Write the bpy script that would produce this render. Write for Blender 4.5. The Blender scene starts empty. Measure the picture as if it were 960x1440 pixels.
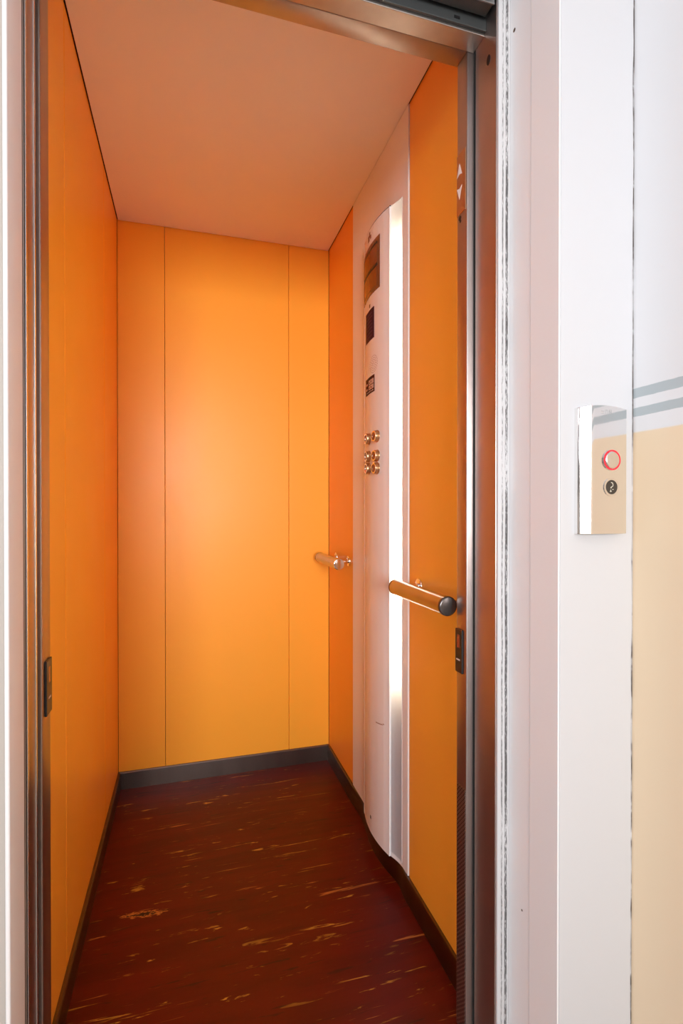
import bpy, bmesh, math, random
from mathutils import Vector, Matrix
random.seed(4)
S = bpy.context.scene
COL = S.collection
PI = math.pi

# ---------------------------------------------------------------- helpers
def obj(name, bm, mat, parent=None, smooth=False, label=None):
    me = bpy.data.meshes.new(name)
    bmesh.ops.recalc_face_normals(bm, faces=bm.faces)
    bm.to_mesh(me); bm.free()
    for m in (mat if isinstance(mat, (list, tuple)) else [mat]):
        me.materials.append(m)
    if smooth:
        for p in me.polygons: p.use_smooth = True
        try:
            me.set_sharp_from_angle(angle=math.radians(38))
        except Exception:
            pass
    o = bpy.data.objects.new(name, me)
    COL.objects.link(o)
    if parent is not None:
        o.parent = parent
        o.matrix_parent_inverse = parent.matrix_basis.inverted()
    if label: o['label'] = label
    return o

def tag(o, label, cat, group=None):
    o['label'] = label; o['category'] = cat
    if group: o['group'] = group
    return o

def struct(o, label=None):
    o['kind'] = 'structure'
    if label: o['label'] = label
    return o

def empty(name, loc, label, cat, group=None):
    o = bpy.data.objects.new(name, None)
    o.location = loc; o.empty_display_size = .02
    COL.objects.link(o)
    o.matrix_basis = Matrix.Translation(loc)
    return tag(o, label, cat, group)

def box(bm, x0, x1, y0, y1, z0, z1, bev=0.0, seg=2):
    t = bmesh.new()
    bmesh.ops.create_cube(t, size=1.0)
    for v in t.verts:
        v.co = Vector(((x0+x1)/2+v.co.x*(x1-x0), (y0+y1)/2+v.co.y*(y1-y0), (z0+z1)/2+v.co.z*(z1-z0)))
    if bev > 0:
        bmesh.ops.bevel(t, geom=list(t.edges), offset=bev, segments=seg, profile=.5, affect='EDGES')
    merge(bm, t)
    return bm

def merge(bm, t):
    me = bpy.data.meshes.new('tmp'); t.to_mesh(me); t.free()
    bm.from_mesh(me); bpy.data.meshes.remove(me)

def cyl(bm, c, axis, r, h, n=32, bev=0.0, r2=None, seg=2):
    """cylinder starting at c, going h along axis"""
    t = bmesh.new()
    bmesh.ops.create_cone(t, cap_ends=True, cap_tris=False, segments=n, radius1=r, radius2=r if r2 is None else r2, depth=h)
    if bev > 0:
        es = [e for e in t.edges if abs(e.verts[0].co.z-e.verts[1].co.z) < 1e-6]
        bmesh.ops.bevel(t, geom=es, offset=bev, segments=seg, profile=.5, affect='EDGES')
    a = Vector(axis).normalized()
    q = Vector((0, 0, 1)).rotation_difference(a).to_matrix().to_4x4()
    bmesh.ops.transform(t, matrix=Matrix.Translation(Vector(c)+a*h/2) @ q, verts=t.verts)
    merge(bm, t)
    return bm

def ring(bm, c, axis, r0, r1, h, n=40):
    """flat ring (washer) r0..r1, thickness h, starting at c"""
    t = bmesh.new()
    L = []
    for z in (0, h):
        for r in (r0, r1):
            L.append([t.verts.new((r*math.cos(2*PI*k/n), r*math.sin(2*PI*k/n), z)) for k in range(n)])
    a0, a1, b0, b1 = L
    for k in range(n):
        j = (k+1) % n
        for p, q in ((a0, a1), (a1, b1), (b1, b0), (b0, a0)):
            t.faces.new((p[k], p[j], q[j], q[k]))
    a = Vector(axis).normalized()
    q = Vector((0, 0, 1)).rotation_difference(a).to_matrix().to_4x4()
    bmesh.ops.transform(t, matrix=Matrix.Translation(Vector(c)) @ q, verts=t.verts)
    merge(bm, t)
    return bm

def prism(bm, pts, z0, z1):
    """vertical prism over the plan polygon pts"""
    t = bmesh.new()
    lo = [t.verts.new((x, y, z0)) for x, y in pts]
    hi = [t.verts.new((x, y, z1)) for x, y in pts]
    n = len(pts)
    t.faces.new(lo[::-1]); t.faces.new(hi)
    for i in range(n):
        j = (i+1) % n
        t.faces.new((lo[i], lo[j], hi[j], hi[i]))
    merge(bm, t)
    return bm

def sheet(bm, rows):
    """quad sheet through rows of points"""
    V = [[bm.verts.new(p) for p in r] for r in rows]
    for i in range(len(V)-1):
        for j in range(len(V[i])-1):
            bm.faces.new((V[i][j], V[i][j+1], V[i+1][j+1], V[i+1][j]))
    return bm

def poly(bm, pts, d):
    """polygon pts extruded along vector d"""
    t = bmesh.new()
    a = [t.verts.new(p) for p in pts]; b = [t.verts.new(Vector(p)+Vector(d)) for p in pts]
    t.faces.new(a); t.faces.new(b[::-1]); n = len(pts)
    for i in range(n):
        j = (i+1) % n
        t.faces.new((a[i], a[j], b[j], b[i]))
    merge(bm, t)
    return bm

# ---------------------------------------------------------------- materials
def mat(name, base=(.8,.8,.8), rough=.5, metal=0.0, spec=.5, **kw):
    m = bpy.data.materials.new(name); m.use_nodes = True
    b = m.node_tree.nodes['Principled BSDF']
    b.inputs['Base Color'].default_value = (*base, 1)
    b.inputs['Roughness'].default_value = rough
    b.inputs['Metallic'].default_value = metal
    b.inputs['Specular IOR Level'].default_value = spec
    for k, v in kw.items():
        b.inputs[k.replace('_', ' ')].default_value = v
    return m

class N:
    """tiny node-tree builder"""
    def __init__(s, m):
        s.t = m.node_tree; s.b = s.t.nodes['Principled BSDF']
        s.geo = s.t.nodes.new('ShaderNodeNewGeometry')
        s.sep = s.t.nodes.new('ShaderNodeSeparateXYZ')
        s.t.links.new(s.geo.outputs['Position'], s.sep.inputs[0])
        s.x, s.y, s.z = s.sep.outputs
        s.pos = s.geo.outputs['Position']
    def put(s, sock, v):
        if isinstance(v, bpy.types.NodeSocket): s.t.links.new(v, sock)
        elif isinstance(v, (tuple, list)): sock.default_value = (*v, 1) if len(v) == 3 and len(sock.default_value) == 4 else v
        else: sock.default_value = v
    def math(s, op, a, b=0.0, c=None, clamp=False):
        n = s.t.nodes.new('ShaderNodeMath'); n.operation = op; n.use_clamp = clamp
        s.put(n.inputs[0], a); s.put(n.inputs[1], b)
        if c is not None: s.put(n.inputs[2], c)
        return n.outputs[0]
    def scale(s, v, k):
        n = s.t.nodes.new('ShaderNodeVectorMath'); n.operation = 'MULTIPLY'
        s.put(n.inputs[0], v); n.inputs[1].default_value = k
        return n.outputs[0]
    def noise(s, v, sc, det=4.0, rough=.55, dist=0.0):
        n = s.t.nodes.new('ShaderNodeTexNoise')
        s.put(n.inputs['Vector'], v); n.inputs['Scale'].default_value = sc
        n.inputs['Detail'].default_value = det; n.inputs['Roughness'].default_value = rough
        n.inputs['Distortion'].default_value = dist
        return n.outputs['Fac']
    def ramp(s, f, a, b, smooth=True):
        n = s.t.nodes.new('ShaderNodeMapRange'); n.clamp = True
        if smooth: n.interpolation_type = 'SMOOTHSTEP'
        s.put(n.inputs['Value'], f); n.inputs['From Min'].default_value = a; n.inputs['From Max'].default_value = b
        return n.outputs['Result']
    def band(s, f, a, b, w):
        return s.math('MULTIPLY', s.ramp(f, a-w, a+w), s.math('SUBTRACT', 1.0, s.ramp(f, b-w, b+w)))
    def mix(s, f, a, b):
        n = s.t.nodes.new('ShaderNodeMix'); n.data_type = 'RGBA'
        s.put(n.inputs[0], f); s.put(n.inputs[6], a); s.put(n.inputs[7], b)
        return n.outputs[2]
    def bump(s, h, st, dist=.001):
        n = s.t.nodes.new('ShaderNodeBump'); n.inputs['Strength'].default_value = st
        n.inputs['Distance'].default_value = dist
        s.put(n.inputs['Height'], h); s.t.links.new(n.outputs[0], s.b.inputs['Normal'])
    def col(s, v): s.put(s.b.inputs['Base Color'], v)
    def rough(s, v): s.put(s.b.inputs['Roughness'], v)

ORANGE = (.965, .418, .038)
def m_orange():
    m = mat("orange_laminate", ORANGE, .34, 0, .30)
    n = N(m)
    f = n.noise(n.scale(n.pos, (1.2, 1.2, .8)), 6, 5)
    n.rough(n.math('ADD', .29, n.math('MULTIPLY', f, .12)))
    # a few small specks of dirt low on the panels
    d = n.noise(n.pos, 26, 2)
    k = n.math('MULTIPLY', n.ramp(d, .80, .84), .5)
    n.col(n.mix(k, ORANGE, (.45, .13, .02)))
    n.bump(n.noise(n.pos, 260, 2), .05, .0003)
    return m
def m_steel(name, base, rough, stretch=(60, 60, 1.2), ani=.12):
    m = mat(name, base, rough, 1.0)
    n = N(m)
    f = n.noise(n.scale(n.pos, stretch), 14, 5, .6)
    n.rough(n.math('ADD', rough-ani/2, n.math('MULTIPLY', f, ani)))
    g = n.noise(n.scale(n.pos, (2, 2, .6)), 5, 3)
    n.col(n.mix(n.ramp(g, .35, .7), base, tuple(c*.86 for c in base)))
    n.bump(f, .04, .0004)
    return m
def m_floor():
    m = mat('red_linoleum', (.2, .03, .015), .3, 0, .24)
    n = N(m)
    red = (.108, .0050, .0020)
    v = n.scale(n.pos, (1.0, 7.5, 1.0))
    blot = n.noise(v, 3.2, 5, .55, .4)
    c = n.mix(n.ramp(blot, .35, .68), red, tuple(k*.72 for k in red))
    # fine yellow flecks pulled out along the width of the car
    v1 = n.scale(n.pos, (2.6, 21, 1))
    f1 = n.noise(v1, 3.4, 9, .62, .9)
    dens = n.ramp(n.noise(n.scale(n.pos, (1.0, 2.6, 1)), 3.1, 3, .5), .38, .64)
    f1b = n.math('MULTIPLY', n.ramp(f1, .612, .68), n.math('ADD', .12, n.math('MULTIPLY', dens, .88)))
    c = n.mix(f1b, c, (.60, .34, .04))
    v2 = n.scale(n.pos, (1.5, 30, 1))
    f2 = n.ramp(n.noise(n.scale(v2, (1, 1, 1)), 2.2, 8, .6, 1.2), .648, .71)
    c = n.mix(n.math('MULTIPLY', f2, .75), c, (.5, .19, .04))
    v5 = n.scale(n.pos, (.85, 34, 1))
    f5 = n.ramp(n.noise(v5, 1.9, 8, .66, .35), .655, .70)
    c = n.mix(n.math('MULTIPLY', f5, .8), c, (.58, .31, .04))
    v3 = n.scale(n.pos, (2.0, 24, 3))
    f3 = n.ramp(n.noise(v3, 4.1, 7, .6, .6), .61, .67)
    c = n.mix(n.math('MULTIPLY', f3, .75), c, (.022, .007, .004))
    # one gouge near the left wall: dark core with pale torn rim
    gx = n.math('DIVIDE', n.math('SUBTRACT', n.x, -.115), .060)
    gy = n.math('DIVIDE', n.math('SUBTRACT', n.math('SUBTRACT', n.y, 1.462), n.math('MULTIPLY', n.math('SUBTRACT', n.x, -.115), -.12)), .012)
    gd = n.math('SQRT', n.math('ADD', n.math('MULTIPLY', gx, gx), n.math('MULTIPLY', gy, gy)))
    wob = n.math('ADD', gd, n.math('MULTIPLY', n.math('SUBTRACT', n.noise(n.scale(n.pos, (30, 90, 1)), 2.5, 4), .5), 2.2))
    c = n.mix(n.math('MULTIPLY', n.math('SUBTRACT', 1.0, n.ramp(wob, .60, 1.0)), .8), c, (.60, .23, .04))
    c = n.mix(n.math('SUBTRACT', 1.0, n.ramp(wob, .38, .62)), c, (.014, .006, .004))
    n.col(c)
    r = n.noise(n.pos, 9, 4)
    n.rough(n.math('ADD', .24, n.math('MULTIPLY', r, .16)))
    n.bump(f1, .12, .0006)
    return m
def m_white_wall():
    m = mat('white_plaster', (.615, .618, .64), .6, 0, .3)
    n = N(m)
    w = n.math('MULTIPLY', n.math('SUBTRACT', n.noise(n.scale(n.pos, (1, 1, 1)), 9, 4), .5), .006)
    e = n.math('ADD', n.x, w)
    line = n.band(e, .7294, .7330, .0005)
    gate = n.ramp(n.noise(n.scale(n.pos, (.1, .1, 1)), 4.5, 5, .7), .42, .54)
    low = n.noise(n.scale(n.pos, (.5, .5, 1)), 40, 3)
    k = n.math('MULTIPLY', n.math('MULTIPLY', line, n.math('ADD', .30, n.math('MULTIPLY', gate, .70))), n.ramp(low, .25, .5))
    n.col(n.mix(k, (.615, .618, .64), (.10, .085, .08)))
    n.bump(n.noise(n.pos, 60, 4), .06, .001)
    return m
PEACH = (.90, .72, .51)
def m_peach_wall():
    m = mat('peach_and_white_paint', (.8, .8, .8), .6, 0, .3)
    n = N(m)
    z = n.math('ADD', n.z, n.math('MULTIPLY', n.math('SUBTRACT', n.noise(n.pos, 30, 3), .5), .0035))
    c = n.mix(n.ramp(z, 1.2085, 1.2125), PEACH, (.85, .855, .875))
    g = n.math('ADD', n.band(z, 1.2375, 1.2525, .0006), n.band(z, 1.2690, 1.2855, .0006), clamp=True)
    c = n.mix(g, c, (.50, .56, .585))
    # scratches and scuffs
    sc = n.ramp(n.noise(n.scale(n.pos, (8, 8, 30)), 2.2, 6, .6, 1.5), .76, .80)
    c = n.mix(n.math('MULTIPLY', sc, .25), c, (.45, .36, .32))
    n.col(c)
    n.bump(n.noise(n.pos, 50, 4), .07, .001)
    return m
def m_scuffed(axis_x0):
    """white painted frame with two rows of black rub marks along its height"""
    m = mat('scuffed_white_paint', (.63, .63, .64), .45, 0, .4)
    n = N(m)
    w = n.math('MULTIPLY', n.math('SUBTRACT', n.noise(n.scale(n.pos, (1, 1, 1)), 7, 3), .5), .0035)
    e = n.math('ADD', n.math('SUBTRACT', n.x, axis_x0), w)
    rag = n.noise(n.scale(n.pos, (240, 60, 26)), 3.0, 5, .7)
    gate = n.noise(n.scale(n.pos, (.2, .2, 1)), 5.5, 4, .6)
    a = n.math('MULTIPLY', n.band(e, .0075, .0105, .0012), n.ramp(n.math('ADD', rag, n.math('MULTIPLY', gate, .5)), .66, .80))
    b = n.math('MULTIPLY', n.band(e, .0150, .0205, .0015), n.ramp(n.math('ADD', rag, n.math('MULTIPLY', gate, .6)), .68, .82))
    k = n.math('ADD', n.math('MULTIPLY', a, .75), n.math('MULTIPLY', b, .9), clamp=True)
    n.col(n.mix(k, (.63, .63, .64), (.035, .03, .03)))
    return m
def m_grille():
    m = m_steel('perforated_steel', (.50, .46, .43), .34)
    n = N(m)
    u = n.math('DIVIDE', n.y, .0080); v = n.math('DIVIDE', n.z, .0090)
    def dots(ou, ov):
        a = n.math('SUBTRACT', n.math('FRACT', n.math('ADD', u, ou)), .5)
        b = n.math('SUBTRACT', n.math('FRACT', n.math('ADD', v, ov)), .5)
        b = n.math('MULTIPLY', b, 1.73)
        d = n.math('SQRT', n.math('ADD', n.math('MULTIPLY', a, a), n.math('MULTIPLY', b, b)))
        return n.math('SUBTRACT', 1.0, n.ramp(d, .27, .33))
    k = n.math('ADD', dots(0, 0), dots(.5, .5), clamp=True)
    n.col(n.mix(k, (.50, .46, .43), (.01, .01, .01)))
    n.put(n.b.inputs['Metallic'], n.math('SUBTRACT', 1.0, k))
    return m
def m_emit(name, col, st, base=None):
    m = mat(name, base or col, .4)
    b = m.node_tree.nodes['Principled BSDF']
    b.inputs['Emission Color'].default_value = (*col, 1); b.inputs['Emission Strength'].default_value = st
    return m
def m_diffuser():
    m = bpy.data.materials.new('opal_diffuser'); m.use_nodes = True
    t = m.node_tree; t.nodes.clear()
    o = t.nodes.new('ShaderNodeOutputMaterial')
    tr = t.nodes.new('ShaderNodeBsdfTranslucent'); tr.inputs[0].default_value = (.92, .92, .93, 1)
    df = t.nodes.new('ShaderNodeBsdfDiffuse'); df.inputs[0].default_value = (.80, .80, .86, 1)
    gl = t.nodes.new('ShaderNodeBsdfGlossy'); gl.inputs['Roughness'].default_value = .2
    a = t.nodes.new('ShaderNodeMixShader'); a.inputs[0].default_value = .52
    t.links.new(tr.outputs[0], a.inputs[1]); t.links.new(df.outputs[0], a.inputs[2])
    b = t.nodes.new('ShaderNodeMixShader'); b.inputs[0].default_value = .05
    t.links.new(a.outputs[0], b.inputs[1]); t.links.new(gl.outputs[0], b.inputs[2])
    t.links.new(b.outputs[0], o.inputs[0])
    return m

M = dict(
    orange=m_orange(), floor=m_floor(), white=m_white_wall(), peach=m_peach_wall(),
    steel=m_steel('brushed_steel', (.55, .48, .46), .36),
    steel_left=m_steel('brushed_steel_reflected_warm', (.46, .37, .32), .33),  # warm reflection of the car put into the left steel's colour
    steel_h=m_steel('brushed_steel_head', (.40, .36, .33), .38, (1.2, 60, 60)),
    skirt=m_steel('skirting_steel', (.20, .155, .135), .30, (1.2, 1.2, 60)),
    bright=m_steel('edge_highlight_steel', (.72, .71, .71), .24),
    chrome=mat('polished_chrome', (.86, .84, .82), .09, 1.0),
    mirror=mat('polished_call_plate', (.90, .89, .88), .07, 1.0),
    rail=m_steel('satin_steel_tube', (.52, .44, .39), .22, (60, 2, 60)),
    rail_far=m_steel('satin_steel_tube_far', (.52, .44, .39), .22, (60, 2, 60)),
    black=mat('black_plastic', (.012, .011, .011), .35),
    gap=mat('dark_gap', (.01, .009, .008), .8),
    shaft=mat('shaft_dark', (.03, .03, .03), .8),
    ceil=mat('white_ceiling_panel', (.90, .86, .82), .42, 0, .4),
    cop=mat('light_grey_panel', (.87, .87, .88), .40, 0, .35),
    frame=mat('white_frame_paint', (.88, .87, .88), .45, 0, .4),
    scuff=m_scuffed(.5555),
    shaded_paint=mat('shaded_frame_paint', (.50, .455, .415), .5, 0, .3),  # white frame paint with its shade put into a darker colour
    grille=m_grille(),
    header=mat('dark_track_metal', (.075, .08, .08), .42, .4),
    header_edge=mat('track_edge_metal', (.30, .30, .30), .35, .8),
    diffuser=m_diffuser(),
    tube=m_emit('fluorescent_glow', (1.0, .86, .62), 370),
    glass=mat('dark_display_glass', (.17, .07, .035), .14, 0, .5),  # orange reflection of the car put into the glass colour
    screen=mat('display_screen', (.24, .07, .02), .14, 0, .5),  # same orange reflection put into the screen colour
    notice=mat('purple_notice', (.050, .011, .030), .6, 0, .1),
    notice_ink=mat('notice_ink', (.105, .04, .075), .6, 0, .1),
    sign=mat('brown_sign', (.055, .011, .008), .6, 0, .1),
    pale=mat('pale_print', (.62, .46, .38), .6, 0, .1),
    btn=mat('bronze_button_metal', (.55, .33, .17), .34, 1.0),
    btn_cap=mat('button_cap_metal', (.24, .065, .025), .3, .3),
    arrow=mat('white_arrow', (.82, .80, .80), .4),
    ind=m_steel('indicator_plate_steel', (.66, .44, .28), .24),
    sensor_win=mat('red_sensor_window', (.28, .05, .025), .15),
    mark=mat('pale_mark', (.62, .58, .56), .4),
    ring_red=m_emit('red_lit_ring', (.9, .03, .05), .35, (.75, .02, .04)),
    key=mat('key_core', (.060, .050, .042), .35, .3),
    keymark=mat('key_symbol', (.75, .70, .58), .4),
    etch=mat('etched_relief', (.62, .62, .63), .3, .8),
    hallfloor=mat('grey_hall_tiles', (.42, .37, .33), .35),
)
n_ = N(M['cop']); n_.bump(n_.noise(n_.pos, 300, 2), .03, .0003)
n_ = N(M['ceil']); n_.rough(n_.math('ADD', .34, n_.math('MULTIPLY', n_.noise(n_.pos, 3, 4), .16)))
n_ = N(M['hallfloor']); n_.col(n_.mix(n_.ramp(n_.noise(n_.pos, 18, 5), .3, .7), (.46, .41, .36), (.36, .31, .28)))

# ---------------------------------------------------------------- the car
XL, XR, YB, ZC = -.257, .583, 2.144, 2.185
YF = .926           # front edge of the car
JL, JR = -.223, .540  # clear opening
ZD = 2.0            # clear opening height
ZS = .065           # skirting height
T = .018

bm = bmesh.new()
box(bm, XL-.03, XR+.09, YF-.004, YB+.03, -.03, 0)
struct(obj('floor', bm, M['floor']), 'dark red streaked linoleum floor of the lift car')

bm = bmesh.new()
g = .0035
box(bm, XL+g, XR-g, .967, YB-g, ZC, ZC+.012, .0015)
struct(obj('ceiling', bm, M['ceil']), 'pale ceiling panel of the lift car with a dark shadow gap')

def panels_x(x_in, sgn, ys, z0=ZS, z1=ZC+.006):
    """wall panels standing along Y; x_in is the visible face, sgn the outward side"""
    bm = bmesh.new()
    for a, b in zip(ys[:-1], ys[1:]):
        x0, x1 = sorted((x_in, x_in+sgn*T))
        box(bm, x0, x1, a+.0007, b-.0006, z0, z1, .0028)
    return bm
bm = panels_x(XL, -1, [.977, 1.2596, 1.8177, YB])
box(bm, XL-T-.004, XL-T, .93, YB+T, 0, ZC+.03)
struct(obj('wall_left', bm, M['orange']), 'left orange laminate wall of three upright panels')
bm = bmesh.new()
for a, b in ((XL, -.0847), (-.0847, .4086), (.4086, XR)):
    box(bm, a+.0007, b-.0007, YB, YB+T, ZS, ZC+.006, .0012)
struct(obj('wall_back', bm, M['orange']), 'rear orange laminate wall with two dark upright joints')
bm = panels_x(XR, 1, [.967, 1.3046])
merge(bm, panels_x(XR, 1, [1.7987, YB]))
struct(obj('wall_right', bm, M['orange']), 'right orange laminate wall either side of the control column')

# dark shell behind the panels
bm = bmesh.new()
box(bm, XL-T-.02, XR+.10, YB+T+.001, YB+T+.02, -.03, ZC+.06)
box(bm, XR+.10, XR+.115, .93, YB+T+.02, -.03, ZC+.06)
box(bm, XL-T-.02, XL-T-.005, .93, YB+T+.02, -.03, ZC+.06)
box(bm, XL-T-.02, XR+.115, .93, YB+T+.02, ZC+.045, ZC+.06)
box(bm, XR, XR+.115, .922, .93, -.03, ZC+.06)
struct(obj('wall_shaft', bm, M['shaft']))

# control column plan offsets from the right wall
OY = [1.397, 1.43, 1.47, 1.52, 1.57, 1.60, 1.622, 1.630, 1.634, 1.636]
OO = [.0210, .0275, .0325, .0340, .0298, .0245, .0195, .0165, .0110, .0004]
def off(y):
    if y <= OY[0]: return OO[0]
    for i in range(len(OY)-1):
        if y <= OY[i+1]:
            t = (y-OY[i])/(OY[i+1]-OY[i])
            # catmull-rom
            p0 = OO[max(i-1, 0)]; p1 = OO[i]; p2 = OO[i+1]; p3 = OO[min(i+2, len(OO)-1)]
            return .5*((2*p1)+(-p0+p2)*t+(2*p0-5*p1+4*p2-p3)*t*t+(-p0+3*p1-3*p2+p3)*t*t*t)
    return 0.0

# skirting
def skirt_profile(bm, path, z0, z1, nrm, th=.010):
    """a band of constant height following a plan path, with a chamfered top ledge"""
    inner = path
    rows = [[(x, y, z0) for x, y in inner], [(x, y, z1-.004) for x, y in inner],
            [(x+nx*.003, y+ny*.003, z1) for (x, y), (nx, ny) in zip(inner, nrm)],
            [(x+nx*th, y+ny*th, z1) for (x, y), (nx, ny) in zip(inner, nrm)],
            [(x+nx*th, y+ny*th, z0) for (x, y), (nx, ny) in zip(inner, nrm)]]
    rows.append(rows[0])
    t = bmesh.new(); sheet(t, rows)
    bmesh.ops.remove_doubles(t, verts=t.verts, dist=1e-6)
    merge(bm, t)
bm = bmesh.new()
skirt_profile(bm, [(XL+.009, .977), (XL+.009, YB-.008)], 0, ZS+.001, [(-1, 0)]*2, .016)
struct(obj('baseboard_left', bm, M['skirt']))
bm = bmesh.new()
skirt_profile(bm, [(XL, YB-.008), (XR, YB-.008)], 0, ZS+.001, [(0, 1)]*2, .016)
struct(obj('baseboard_back', bm, M['skirt']))
bm = bmesh.new()
pts = [(.967, .009), (1.10, .009), (1.27, .009)]
ctrl = [(1.295, .009), (1.315, .0085), (1.335, .0065), (1.355, .0045), (1.375, .0045), (1.40, .009), (1.43, .0155), (1.47, .021), (1.52, .0235),
        (1.57, .021), (1.61, .0155), (1.645, .009), (1.68, .005), (1.71, .0035), (1.74, .0045), (1.77, .007), (1.80, .009)]
pts += ctrl + [(1.95, .009), (YB-.008, .009)]
path = [(XR-o, y) for y, o in pts]
skirt_profile(bm, path, 0, ZS+.001, [(1, 0)]*len(path), .045)
struct(obj('baseboard_right', bm, M['skirt'], smooth=True))

# ---------------------------------------------------------------- control column
cp = empty('control_panel', (XR, 1.52, ZS), 'tall pale control column with bulging front and lit strip on the right wall', 'lift control panel')
LB, LT = .078, 1.957   # lens bottom / top
bm = bmesh.new()
xf, xb = XR-.003, XR+.014
box(bm, xf, xb, 1.3050, 1.3460, ZS+.002, ZC+.004, .0012)
box(bm, xf, xb, 1.3985, 1.7983, ZS+.002, ZC+.004, .0012)
box(bm, xf+.0002, xb, 1.3440, 1.4000, LT+.0005, ZC+.004)
box(bm, xf+.0002, xb, 1.3440, 1.4000, ZS+.002, LB-.0005)
obj('back_plate', bm, M['cop'], cp)
# curved front
ys = [1.397+(1.636-1.397)*i/60 for i in range(61)]
plan = [(XR-off(y), y) for y in ys]
bm = bmesh.new()
prism(bm, plan + [(XR-.0025, 1.636), (XR-.0025, 1.400), (XR-off(1.397)+.0025, 1.397)], ZS+.0012, LT)
fp = obj('curved_front', bm, M['cop'], cp, smooth=True)
bm = bmesh.new()   # thin dark shadow joint on top of the curved front
prism(bm, [(x+.0012, y) for x, y in plan] + [(XR-.0026, 1.636), (XR-.0026, 1.401)], LT, LT+.0035)
obj('top_joint', bm, M['gap'], cp)
# lens
bm = bmesh.new()
n = 8
prof = [(XR-.0165+(.0145)*(i/n)+.0022*math.sin(PI*i/n), 1.3975-(1.3975-1.3462)*i/n) for i in range(n+1)]
sheet(bm, [[(x, y, z) for x, y in prof] for z in (LB, .4, .8, 1.2, 1.6, LT)])
obj('light_diffuser', bm, M['diffuser'], cp, smooth=True, label='glowing white strip')
# two end caps of the slot and slim bright edges
bm = bmesh.new()
box(bm, XR-.0040, XR+.004, 1.3448, 1.3468, LB, LT+.001, .0006)
box(bm, XR-.0215, XR-.015, 1.3962, 1.3972, LB-.002, LT, .0002)
obj('slot_edge', bm, M['arrow'], cp)
bm = bmesh.new()
prism(bm, prof + [(XR-.0025, 1.346), (XR-.0025, 1.3975)], LT+.0002, LT+.003)
obj('slot_cap', bm, M['cop'], cp)
bm = bmesh.new()
prism(bm, prof + [(XR-.0025, 1.346), (XR-.0025, 1.3975)], LB-.012, LB-.0004)
obj('slot_cap', bm, M['cop'], cp)
TB, TT = .60, 1.845
# housing behind: open white trough with a tube
bm = bmesh.new()
box(bm, XR+.078, XR+.082, 1.335, 1.410, TB, TT)
box(bm, XR+.010, XR+.079, 1.3335, 1.3365, TB, TT)
box(bm, XR+.010, XR+.079, 1.4080, 1.4110, TB, TT)
box(bm, XR+.030, XR+.079, 1.3335, 1.4110, TT-.003, TT)
box(bm, XR+.030, XR+.079, 1.3335, 1.4110, TB, TB+.003)
obj('light_housing', bm, M['frame'], cp)
bm = bmesh.new()
cyl(bm, (XR+.034, 1.372, .640), (0, 0, 1), .008, 1.165, 16)
obj('fluorescent_tube', bm, M['tube'], cp, smooth=True)

def on_front(ya, yb, za, zb, lift, th, n=10, ra=0.0):
    """a plate that follows the bulge between ya..yb, za..zb; lift above the surface"""
    t = bmesh.new()
    R0, R1 = [], []
    yy = [ya+(yb-ya)*i/n for i in range(n+1)]
    rows = []
    for d, z in ((lift-th, za), (lift, za), (lift, zb), (lift-th, zb)):
        rows.append([(XR-off(y)-d, y, z) for y in yy])
    rows.append(rows[0])
    sheet(t, rows)
    bmesh.ops.remove_doubles(t, verts=t.verts, dist=1e-6)
    for e_side in (0, n):
        vs = []
        for v in t.verts:
            if abs(v.co.y-yy[e_side]) < 1e-6: vs.append(v)
        if len(vs) == 4:
            c = sum((v.co for v in vs), Vector())/4
            vs.sort(key=lambda v: math.atan2(v.co.z-c.z, v.co.x-c.x))
            t.faces.new(vs)
    return t
# display: frame, dark glass, screen
dw = obj('display_window', on_front(1.450, 1.620, 1.746, 1.904, .0012, .004), M['glass'], cp, label='dark glass display window')
bm = on_front(1.469, 1.603, 1.828, 1.886, .0018, .003)
obj('display_screen', bm, M['screen'], dw)
bm = on_front(1.471, 1.618, 1.760, 1.816, .0018, .003)
obj('display_reading', bm, M['screen'], dw)
bm = on_front(1.466, 1.606, 1.884, 1.890, .0022, .003)
merge(bm, on_front(1.464, 1.612, 1.817, 1.824, .0022, .003))
merge(bm, on_front(1.606, 1.613, 1.762, 1.884, .0022, .003, 2))
obj('display_bar', bm, M['black'], dw)
# emblem above and keyhole dot
bm = on_front(1.534, 1.548, 1.922, 1.940, .0006, .002, 3)
merge(bm, on_front(1.526, 1.535, 1.932, 1.948, .0006, .002, 3))
merge(bm, on_front(1.516, 1.526, 1.924, 1.935, .0006, .002, 3))
obj('emblem', bm, mat('emblem_ink', (.27, .135, .085), .6, 0, .1), cp)
bm = on_front(1.526, 1.536, 1.712, 1.722, .0006, .002, 3)
obj('alarm_dot', bm, M['black'], cp)
bm = on_front(1.6180, 1.6225, ZS+.0015, LT-.0005, .0009, .002, 2)
obj('edge_line', bm, M['arrow'], cp, smooth=True)
# purple notice
nt = obj('notice_plate', on_front(1.4907, 1.577, 1.608, 1.703, .0012, .003), M['notice'], cp, label='dark purple notice')
bm = bmesh.new()
for i, (a, b) in enumerate([(1.505, 1.565), (1.503, 1.569), (1.510, 1.560), (1.503, 1.569), (1.503, 1.563), (1.503, 1.569), (1.507, 1.566)]):
    z = 1.690-.0115*i
    x = a
    while x < b-.004:
        w = random.uniform(.004, .011)
        merge(bm, on_front(x, min(x+w, b), z-.0028, z+.0012, .0016, .001, 2)); x += w+.0025
obj('notice_text', bm, M['notice_ink'], nt)
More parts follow.
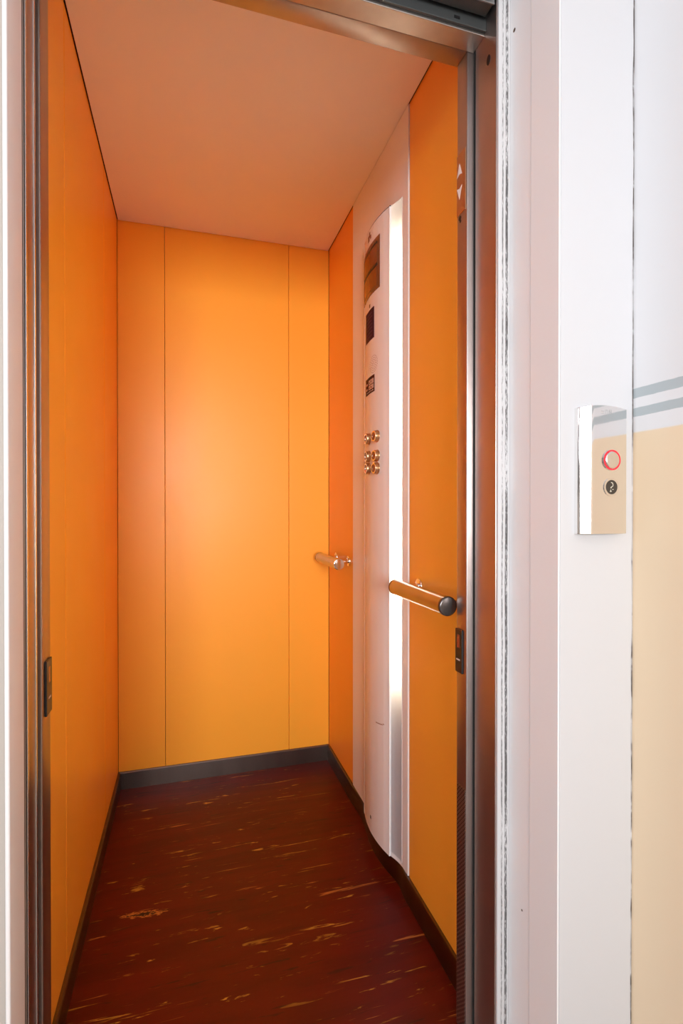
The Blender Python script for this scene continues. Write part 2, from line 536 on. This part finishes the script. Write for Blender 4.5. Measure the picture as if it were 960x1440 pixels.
# loudspeaker holes
bm = bmesh.new()
cy0, cz0 = 1.497, 1.527
for rr, k in ((0, 1), (.0065, 6), (.013, 12), (.0195, 18), (.026, 24)):
    for i in range(k):
        a = 2*PI*i/k+rr*40
        y, z = cy0+rr*math.cos(a)*1.2, cz0+rr*math.sin(a)
        cyl(bm, (XR-off(y)-.0004, y, z), (1, 0, 0), .0011, .002, 8)
obj('speaker_grille', bm, mat('speaker_hole', (.20, .10, .075), .7), cp)
# pictogram sign
sg = obj('instruction_sign', on_front(1.4877, 1.5775, 1.442, 1.4935, .0012, .003), M['sign'], cp, label='brown sign with pale pictograms')
bm = bmesh.new()
merge(bm, on_front(1.492, 1.538, 1.4690, 1.4835, .0018, .001, 4))
merge(bm, on_front(1.492, 1.538, 1.4535, 1.4665, .0018, .001, 4))
merge(bm, on_front(1.552, 1.569, 1.4720, 1.4780, .0018, .001, 2))
merge(bm, on_front(1.552, 1.569, 1.4560, 1.4620, .0018, .001, 2))
for k in range(5):
    y = 1.495+k*.0145
    merge(bm, on_front(y, y+.008, 1.4460, 1.4495, .0018, .001, 2))
obj('sign_print', bm, M['pale'], sg)
bm = bmesh.new()
for y, z in ((1.510, 1.477), (1.522, 1.474), (1.505, 1.458), (1.515, 1.461), (1.526, 1.459)):
    merge(bm, on_front(y, y+.006, z-.0015, z+.0015, .0022, .001, 2))
obj('sign_symbol', bm, M['sign'], sg)
# six push buttons: collar with a slanted cap
def button(y, z, lit):
    o = off(y)
    slope = (off(y+.004)-off(y-.004))/.008
    nx = Vector((-1, -slope, 0)).normalized()
    c = Vector((XR-o, y, z))
    bm = bmesh.new()
    cyl(bm, c-nx*.003, nx, .0185, .005, 32, .001)
    cyl(bm, c+nx*.001, nx, .0172, .0105, 32, .0006, .0166)
    b = obj('push_button', bm, M['btn'], cp, smooth=True)
    bm = bmesh.new(); ring(bm, c+nx*.0110, nx, .0124, .0155, .0018)
    obj('button_rim', bm, M['chrome'], b, label='bright rim')
    bm = bmesh.new()
    cyl(bm, c+nx*.0100, nx, .0121, .0018, 28, .0005)
    obj('button_cap', bm, M['btn_cap'], b, smooth=True)
for yy_, zs_ in ((1.468, (1.3005, 1.2415, 1.2035)), (1.536, (1.3010, 1.2455, 1.2075))):
    for z in zs_: button(yy_, z, False)
# scuff and a chip low on the curved front
bm = bmesh.new()
for i in range(7):
    y = 1.424+i*.0075; z = .441-.0115*(i/6)**.6
    merge(bm, on_front(y, y+.0078, z-.0012, z+.0010, .0004, .0008, 2))
obj('scratch', bm, mat('scratch_dark', (.30, .17, .12), .7), cp)
bm = on_front(1.516, 1.524, .108, .118, .0004, .001, 2)
obj('screw_hole', bm, M['black'], cp)

# ---------------------------------------------------------------- handrails
def handrail(y0, y1, posts, z, label, m, mc):
    x = .526; r = .0205
    h = empty('handrail', (x, y0, z), label, 'handrail', 'handrails on the right wall')
    bm = bmesh.new()
    cyl(bm, (x, y0+.004, z), (0, 1, 0), r, y1-y0-.008, 40)
    obj('rail_tube', bm, m, h, smooth=True)
    bm = bmesh.new()
    cyl(bm, (x, y0-.002, z), (0, 1, 0), r+.0006, .011, 40, .0035, None, 3)
    obj('end_cap', bm, mc, h, smooth=True)
    bm = bmesh.new()
    cyl(bm, (x, y1-.007, z), (0, 1, 0), r+.0006, .009, 40, .003, None, 3)
    obj('end_cap', bm, M['cap'], h, smooth=True)
    for py in posts:
        bm = bmesh.new()
        cyl(bm, (x+.010, py, z+.004), (1, 0, 0), .0075, XR-x-.012, 24)
        b = obj('bracket', bm, M['chrome'], h, smooth=True)
        bm = bmesh.new()
        cyl(bm, (XR-.0055, py, z+.004), (1, 0, 0), .019, .0055, 36, .0016)
        obj('rosette', bm, M['chrome'], b, smooth=True)
M['cap'] = mat('rail_end_cap', (.13, .115, .11), .22, .9)
handrail(1.795, 2.075, (1.852, 2.020), .879, 'far short steel handrail on the right wall near the back corner', M['rail_far'], M['chrome'])
handrail(.977, 1.262, (1.235, .998), .8745, 'near short steel handrail on the right wall beside the door jamb', M['rail'], M['cap'])

# ---------------------------------------------------------------- front of the car: jambs, head
bm = bmesh.new()
box(bm, JR, XR+.018, YF, .966, 0, ZD+.10, .0022, 3)
jr = struct(obj('trim_1', bm, M['steel'], smooth=True), 'right steel jamb of the lift car')
bm = bmesh.new()
box(bm, JR-.0006, JR+.002, .929, .9635, .004, .508, .0004)
obj('perforated_grille', bm, M['grille'], jr, label='perforated lower part of the right jamb')
bm = bmesh.new()
cyl(bm, (JR-.0004, .954, 1.680), (1, 0, 0), .0052, .003, 20)
cyl(bm, (JR-.0004, .952, 1.673), (1, 0, 0), .0032, .003, 16)
obj('keyhole', bm, M['black'], jr)
bm = bmesh.new()
box(bm, XL-.015, JL, YF-.001, .977, 0, ZD+.10, .0022, 3)
struct(obj('trim_2', bm, M['steel_left'], smooth=True), 'left steel jamb of the lift car')
bm = bmesh.new()
box(bm, JL, JR, YF+.0015, .9665, ZD, ZC+.03, .0015)
struct(obj('trim_3', bm, M['steel_h'], smooth=True), 'steel head of the lift car opening')

# indicator plate with two arrows
ind = obj('direction_indicator', box(bmesh.new(), JR-.0016, JR-.0002, .9300, .9650, 1.687, 1.812, .0006), M['ind'])
tag(ind, 'bronze steel plate with white up and down arrows high on the right jamb', 'direction indicator')
xx = JR-.0018
cy_ = .9535
poly_b = bmesh.new()
poly(poly_b, [(xx, cy_, 1.793), (xx, cy_-.0105, 1.766), (xx, cy_, 1.770), (xx, cy_+.0105, 1.766)], (.001, 0, 0))
obj('up_arrow', poly_b, M['arrow'], ind)
poly_b = bmesh.new()
poly(poly_b, [(xx, cy_, 1.717), (xx, cy_+.0105, 1.744), (xx, cy_, 1.740), (xx, cy_-.0105, 1.744)], (.001, 0, 0))
obj('down_arrow', poly_b, M['arrow'], ind)

# light-barrier sensors on both jambs
def sensor(x, sgn, y0, y1, label):
    s = obj('door_sensor', box(bmesh.new(), min(x, x+sgn*.0035), max(x, x+sgn*.0035), y0, y1, .7415, .8315, .0012), M['black'])
    tag(s, label, 'door sensor', 'door sensors on the jambs')
    ym = (y0+y1)/2
    f = x+sgn*.0037
    obj('sensor_window', box(bmesh.new(), min(f, f-sgn*.002), max(f, f-sgn*.002), ym-.005, ym+.006, .793, .820, .0004), M['sensor_win'], s, label='dark red window')
    obj('status_mark', box(bmesh.new(), min(f, f-sgn*.002), max(f, f-sgn*.002), ym-.006, ym+.009, .7665, .7700, .0004), M['mark'], s, label='small pale mark')
sensor(JR-.0002, -1, .938, .9655, 'black sensor plate on the right jamb below the near handrail')
sensor(JL+.0002, 1, .938, .972, 'black sensor plate on the left jamb beside the left orange wall')

# ---------------------------------------------------------------- landing frame, sliding door, header
BX = .5545
YW = .705       # face of the landing wall
YFR = .840      # face of the scuffed frame
bm = bmesh.new()
box(bm, BX, .590, YFR+.006, .9195, -.03, ZC+.06, .0015)
br = struct(obj('trim_4', bm, M['steel']), 'right brown steel return of the landing door frame')
bm = bmesh.new()
t = bmesh.new(); cyl(t, (0, 0, 0), (1, 0, 0), .0062, .003, 24)
bmesh.ops.transform(t, matrix=Matrix.Translation((BX-.0006, .872, 1.941)) @ Matrix.Diagonal((1, 1, 1.55, 1)), verts=t.verts)
merge(bm, t)
obj('slot_hole', bm, M['black'], br)
bm = bmesh.new()
box(bm, BX, .590, .922, .9255, -.03, ZC)     # dark strip filling the gap
struct(obj('trim_5', bm, M['gap']))
bm = bmesh.new()
box(bm, .5555, .5805, YFR-.0005, YFR+.006, -.03, ZC+.06, .0018, 3)
struct(obj('trim_6', bm, M['scuff'], smooth=True), 'white right door frame edge with black rub marks')
bm = bmesh.new()
box(bm, .5808, .62, .7795, .850, -.03, ZC+.4, .0012)
ca = struct(obj('trim_7', bm, M['frame']), 'white painted lining of the right reveal')
bm = bmesh.new()
cyl(bm, (.5805, .828, 1.966), (1, 0, 0), .0035, .002, 14)
cyl(bm, (.5805, .80, .351), (1, 0, 0), .0018, .002, 10)
obj('nail_hole', bm, mat('nail_hole_dark', (.10, .06, .04), .7), ca)
bm = bmesh.new()
box(bm, .5830, .7325, YW, .7780, -.03, 2.6, .0010)
struct(obj('wall_landing', bm, M['white']), 'white landing wall carrying the call plate')
bm = bmesh.new()
box(bm, .5798, .5829, YW+.0004, .7785, -.03, ZC+.4, .0012)
struct(obj('trim_12', bm, M['frame']), 'white painted front board of the right reveal')
# left side of the landing opening
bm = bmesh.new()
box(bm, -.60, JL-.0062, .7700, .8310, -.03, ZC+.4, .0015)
struct(obj('trim_8', bm, M['shaded_paint']), 'left front of the landing opening, shade painted in as beige')
bm = bmesh.new()
box(bm, JL-.006, JL, .7660, .8310, -.03, ZC+.4, .0026, 3)
struct(obj('trim_13', bm, M['frame'], smooth=True), 'white painted left edge of the landing opening')
bm = bmesh.new()
box(bm, -2.2, -.30, YW, .7715, -.03, 2.6, .002)
struct(obj('wall_landing_left', bm, M['white']))
bm = bmesh.new()
box(bm, -.60, JL-.004, .832, .842, -.03, ZC)
struct(obj('trim_9', bm, M['gap']))
bm = bmesh.new()
box(bm, -.60, .5797, .775, .93, 2.127, 2.6, .002)
struct(obj('wall_landing_head', bm, M['white']))
# open sliding door: only its leading edge shows beside the jamb
bm = bmesh.new()
box(bm, -.60, JL, .8440, .8920, .004, 2.015, .0035, 3)
d1 = struct(obj('door_1', bm, M['steel_left'], smooth=True), 'open steel sliding door pushed to the left')
bm = bmesh.new()
box(bm, JL-.0012, JL+.0012, .8865, .8935, .004, 2.012, .0009)
box(bm, JL-.0012, JL+.0012, .8430, .8495, .004, 2.012, .0009)
obj('edge_line', bm, M['bright'], d1)  # paler strips stand in for highlights on the door's rounded edges
# head lip
bm = bmesh.new()
box(bm, -.60, BX, .8860, .9255, ZD-.002, ZD+.030, .0012)
hl = struct(obj('trim_10', bm, M['steel_h']), 'steel lip above the landing door')
bm = bmesh.new()
box(bm, -.60, BX, .8800, .8859, ZD+.003, ZD+.040, .0008)
obj('lip_plate', bm, M['header'], hl)
bm = bmesh.new()
box(bm, .485, .497, .8790, .8805, ZD+.010, ZD+.015)
obj('slot_hole', bm, M['black'], hl)
bm = bmesh.new()
box(bm, -.9, .64, .70+.14, .93, ZC+.06, ZC+.08)
box(bm, -.9, BX-.0005, .910, .9255, ZD+.031, ZC+.06)
struct(obj('trim_11', bm, M['gap']))
# hanger track
th = empty('door_hanger_track', (.10, .86, ZD+.02), 'dark metal door hanger track in the slot above the opening', 'door track')
bm = bmesh.new()
box(bm, -.9, BX-.006, .8475, .8740, ZD+.022, ZD+.10, .002)
obj('track_body', bm, M['header'], th)
bm = bmesh.new()
box(bm, -.9, BX-.005, .8440, .8472, ZD+.020, ZD+.10, .0008)
obj('track_lip', bm, M['header_edge'], th)
bm = bmesh.new()
box(bm, -.9, BX-.007, .815, .8436, ZD+.030, ZD+.12, .003)
obj('track_cover', bm, M['header'], th)

# ---------------------------------------------------------------- the hall
XW = .7325
HY = -4.4       # rear end of the hall
HL = -2.2       # left side of the hall
bm = bmesh.new()
box(bm, XW, XW+.12, HY, YW+.05, -.03, 2.6)
struct(obj('wall_right_hall', bm, M['peach']), 'hall wall painted peach below white with two grey stripes')
bm = bmesh.new()
box(bm, HL, XW, HY, .925, -.03, 0)
struct(obj('floor_hall', bm, M['hallfloor']))
bm = bmesh.new()
box(bm, HL, XW+.12, HY, .925, 2.6, 2.62)
struct(obj('ceiling_hall', bm, M['frame']))
def window_frame(name, horizontal, a0, a1, z0, z1, c0, c1):
    bm = bmesh.new(); m = (a0+a1)/2
    for a, b, c, d in ((a0, a1, z0, z0+.05), (a0, a1, z1-.05, z1), (a0, a0+.05, z0, z1), (a1-.05, a1, z0, z1), (m-.02, m+.02, z0, z1)):
        if horizontal: box(bm, a, b, c0, c1, c, d, .004)
        else: box(bm, c0, c1, a, b, c, d, .004)
    return struct(obj(name, bm, M['frame']))
# rear wall with an unseen window put in for daylight
wx0, wx1, wz0, wz1 = -1.42, .28, .80, 2.30
bm = bmesh.new()
box(bm, HL, wx0, HY-.1, HY, -.03, 2.6); box(bm, wx1, XW+.12, HY-.1, HY, -.03, 2.6)
box(bm, wx0, wx1, HY-.1, HY, -.03, wz0); box(bm, wx0, wx1, HY-.1, HY, wz1, 2.6)
struct(obj('wall_rear_hall', bm, M['white']))
window_frame('unseen_window_1', True, wx0, wx1, wz0, wz1, HY-.09, HY-.04)
# left wall with an added window around the side fill light
wy0, wy1, vz0, vz1 = -1.3, .05, .72, 2.38
bm = bmesh.new()
box(bm, HL-.1, HL, HY, wy0, -.03, 2.6); box(bm, HL-.1, HL, wy1, .80, -.03, 2.6)
box(bm, HL-.1, HL, wy0, wy1, -.03, vz0); box(bm, HL-.1, HL, wy0, wy1, vz1, 2.6)
struct(obj('wall_left_hall', bm, M['white']))
window_frame('added_window_2', False, wy0, wy1, vz0, vz1, HL-.09, HL-.04)

# ---------------------------------------------------------------- call station
cs = empty('call_station', (.6565, YW, 1.0385), 'polished steel call plate with red ringed button and key switch on white wall', 'call plate')
px0, px1, pz0, pz1 = .6105, .7018, 1.0390, 1.2510
D = .0165
sec = [(px0, 0), (px0, .0075), (px0+.0010, .0085)]
for i in range(1, 11):
    a = PI/2*i/10
    sec.append((px0+.0010+.0175*math.sin(a), 0.0085+(D-.0085)*math.sin(a)))
sec += [(px1-.0011, D), (px1, D-.0012), (px1, 0)]
def plate_top(x, d):
    u = (x-px0)/(px1-px0)
    return pz1-.0055*(2*u-1)**2*1.0
t = bmesh.new()
lo = [t.verts.new((x, YW-d, pz0)) for x, d in sec]
# extra subdivision of the flat front so the top edge can arch
xs = []
sec2 = []
for i, (x, d) in enumerate(sec):
    sec2.append((x, d))
    if i < len(sec)-1 and sec[i+1][0]-x > .02:
        for k in range(1, 12): sec2.append((x+(sec[i+1][0]-x)*k/12, d))
for v in lo: t.verts.remove(v)
levels = [(pz0, .0012), (pz0+.0011, 0), (None, 0), ('t', .0012)]
rows = []
for z, ins in levels:
    r = []
    for x, d in sec2:
        dd = max(0, d-ins) if d > .003 else d
        if z is None: zz = plate_top(x, d)-.0011
        elif z == 'e': zz = plate_top(x, d)-.0006
        elif z == 't': zz = plate_top(x, d)
        else: zz = z
        r.append((x, YW-dd, zz))
    rows.append(r)
sheet(t, rows)
t.verts.ensure_lookup_table()
m_ = len(sec2)
t.faces.new([t.verts[i] for i in range(m_)])
t.faces.new([t.verts[(len(levels)-1)*m_+i] for i in range(m_)][::-1])
obj('face_plate', t, M['mirror'], cs, smooth=True)
cb = Vector((.6694, YW-D, 1.1605))
bm = bmesh.new(); ring(bm, cb+Vector((0, .001, 0)), (0, -1, 0), .0142, .0172, .0030)
b = obj('call_button', bm, M['chrome'], cs, smooth=True)
bm = bmesh.new(); ring(bm, cb+Vector((0, .001, 0)), (0, -1, 0), .0146, .0168, .0038)
obj('lit_ring', bm, M['ring_red'], b, label='red lit ring')
bm = bmesh.new(); cyl(bm, cb+Vector((0, .002, 0)), (0, -1, 0), .0145, .0062, 40, .0022, .0140, 4)
obj('button_cap', bm, mat('satin_button_metal', (.82, .80, .78), .22, 1.0), b, smooth=True)
ck = Vector((.6694, YW-D, 1.1160))
bm = bmesh.new(); ring(bm, ck+Vector((0, .001, 0)), (0, -1, 0), .0118, .0152, .0022)
k = obj('key_switch', bm, M['chrome'], cs, smooth=True)
bm = bmesh.new(); cyl(bm, ck+Vector((0, .001, 0)), (0, -1, 0), .0119, .0019, 36)
obj('lock_core', bm, M['key'], k)
bm = bmesh.new()   # the pale sign on the lock core: a hooked stroke, a dot and two short bars
def stroke(pts, w, y, th):
    for (x0, z0), (x1, z1) in zip(pts[:-1], pts[1:]):
        d = Vector((x1-x0, 0, z1-z0)); L = d.length; d.normalize(); nn = Vector((-d.z, 0, d.x))*w/2
        a = Vector((x0, y, z0)); e = Vector((x1, y, z1))
        poly(bm, [a-nn, e-nn, e+nn, a+nn], (0, th, 0))
yk = ck.y-.0011
cx, cz = ck.x, ck.z
stroke([(cx-.001, cz+.0078), (cx+.0022, cz+.0068), (cx+.0032, cz+.0035), (cx+.002, cz+.0008), (cx-.0006, cz+.0002)], .0013, yk, .001)
stroke([(cx-.0006, cz+.0002), (cx-.0012, cz-.002)], .0016, yk, .001)
stroke([(cx-.0016, cz-.0042), (cx-.0016, cz-.0082)], .0011, yk, .001)
stroke([(cx-.0034, cz-.0070), (cx+.0005, cz-.0070)], .0010, yk, .001)
stroke([(cx+.0015, cz-.0038), (cx+.0042, cz-.0038)], .0010, yk, .001)
obj('lock_symbol', bm, M['keymark'], k)
bm = bmesh.new()
ye = YW-D-.0003
zt = 1.2405
stroke([(.6490, zt), (.6545, zt)], .0008, ye, .001); stroke([(.6490, zt-.0035), (.6545, zt-.0035)], .0008, ye, .001)
stroke([(.6575, zt-.004), (.6575, zt+.002)], .0009, ye, .001); stroke([(.6615, zt-.004), (.6615, zt+.002)], .0009, ye, .001)
stroke([(.6575, zt+.002), (.6615, zt+.002)], .0008, ye, .001)
stroke([(.6650, zt-.004), (.6650, zt+.002), (.6690, zt+.002), (.6690, zt-.004), (.6650, zt-.004)], .0010, ye, .001)
stroke([(.6650, zt-.001), (.6690, zt-.001)], .0010, ye, .001)
obj('embossed_mark', bm, M['etch'], cs)

# ---------------------------------------------------------------- light
w = bpy.data.worlds.new('World'); S.world = w; w.use_nodes = True
bg = w.node_tree.nodes['Background']
bg.inputs[0].default_value = (.86, .92, 1.0, 1); bg.inputs[1].default_value = 1.0

def area(name, loc, rot, sx, sy, power, col):
    l = bpy.data.lights.new(name, 'AREA'); l.shape = 'RECTANGLE'; l.size = sx; l.size_y = sy
    l.energy = power; l.color = col
    o = bpy.data.objects.new(name, l); o.location = loc; o.rotation_euler = rot
    COL.objects.link(o); return o
# lights at unseen hall windows: narrow rear beam into the car, added side fill
o = area('rear_window_beam', ((wx0+wx1)/2, HY+.02, (wz0+wz1)/2), (PI/2, 0, 0), 1.6, 1.4, 19.8, (1.0, .99, .98))
o.data.spread = math.radians(50)
o.rotation_euler = (Vector((.20, 1.0, 1.25))-o.location).to_track_quat('-Z', 'Y').to_euler()
area('added_side_fill', (HL+.02, (wy0+wy1)/2, (vz0+vz1)/2), (0, -PI/2, 0), 1.5, 1.25, 19, (.94, .99, 1.06))  # added to brighten the peach wall and the right reveal
# added overhead fill, no lamp known there
area('added_overhead_fill', (-.35, -.55, 2.585), (0, 0, 0), .5, .5, 4.5, (1.0, .95, .88))

# ---------------------------------------------------------------- camera
cam = bpy.data.cameras.new('camera')
cam.sensor_fit = 'VERTICAL'; cam.sensor_height = 36.0; cam.lens = 36.0*725.22/1440
cam.clip_start = .01
co = bpy.data.objects.new('camera', cam)
co.location = (0, 0, 1.08); co.rotation_euler = (PI/2-.0059, 0, -.290)
COL.objects.link(co); S.camera = co

S.view_settings.view_transform = 'Standard'
S.view_settings.look = 'None'
S.view_settings.gamma = 1.0
S.view_settings.use_curve_mapping = False
S.view_settings.exposure = 0.0
S.cycles.max_bounces = 16
S.cycles.diffuse_bounces = 10
S.cycles.glossy_bounces = 6
S.cycles.use_denoising = True
S.cycles.sample_clamp_indirect = 6.0
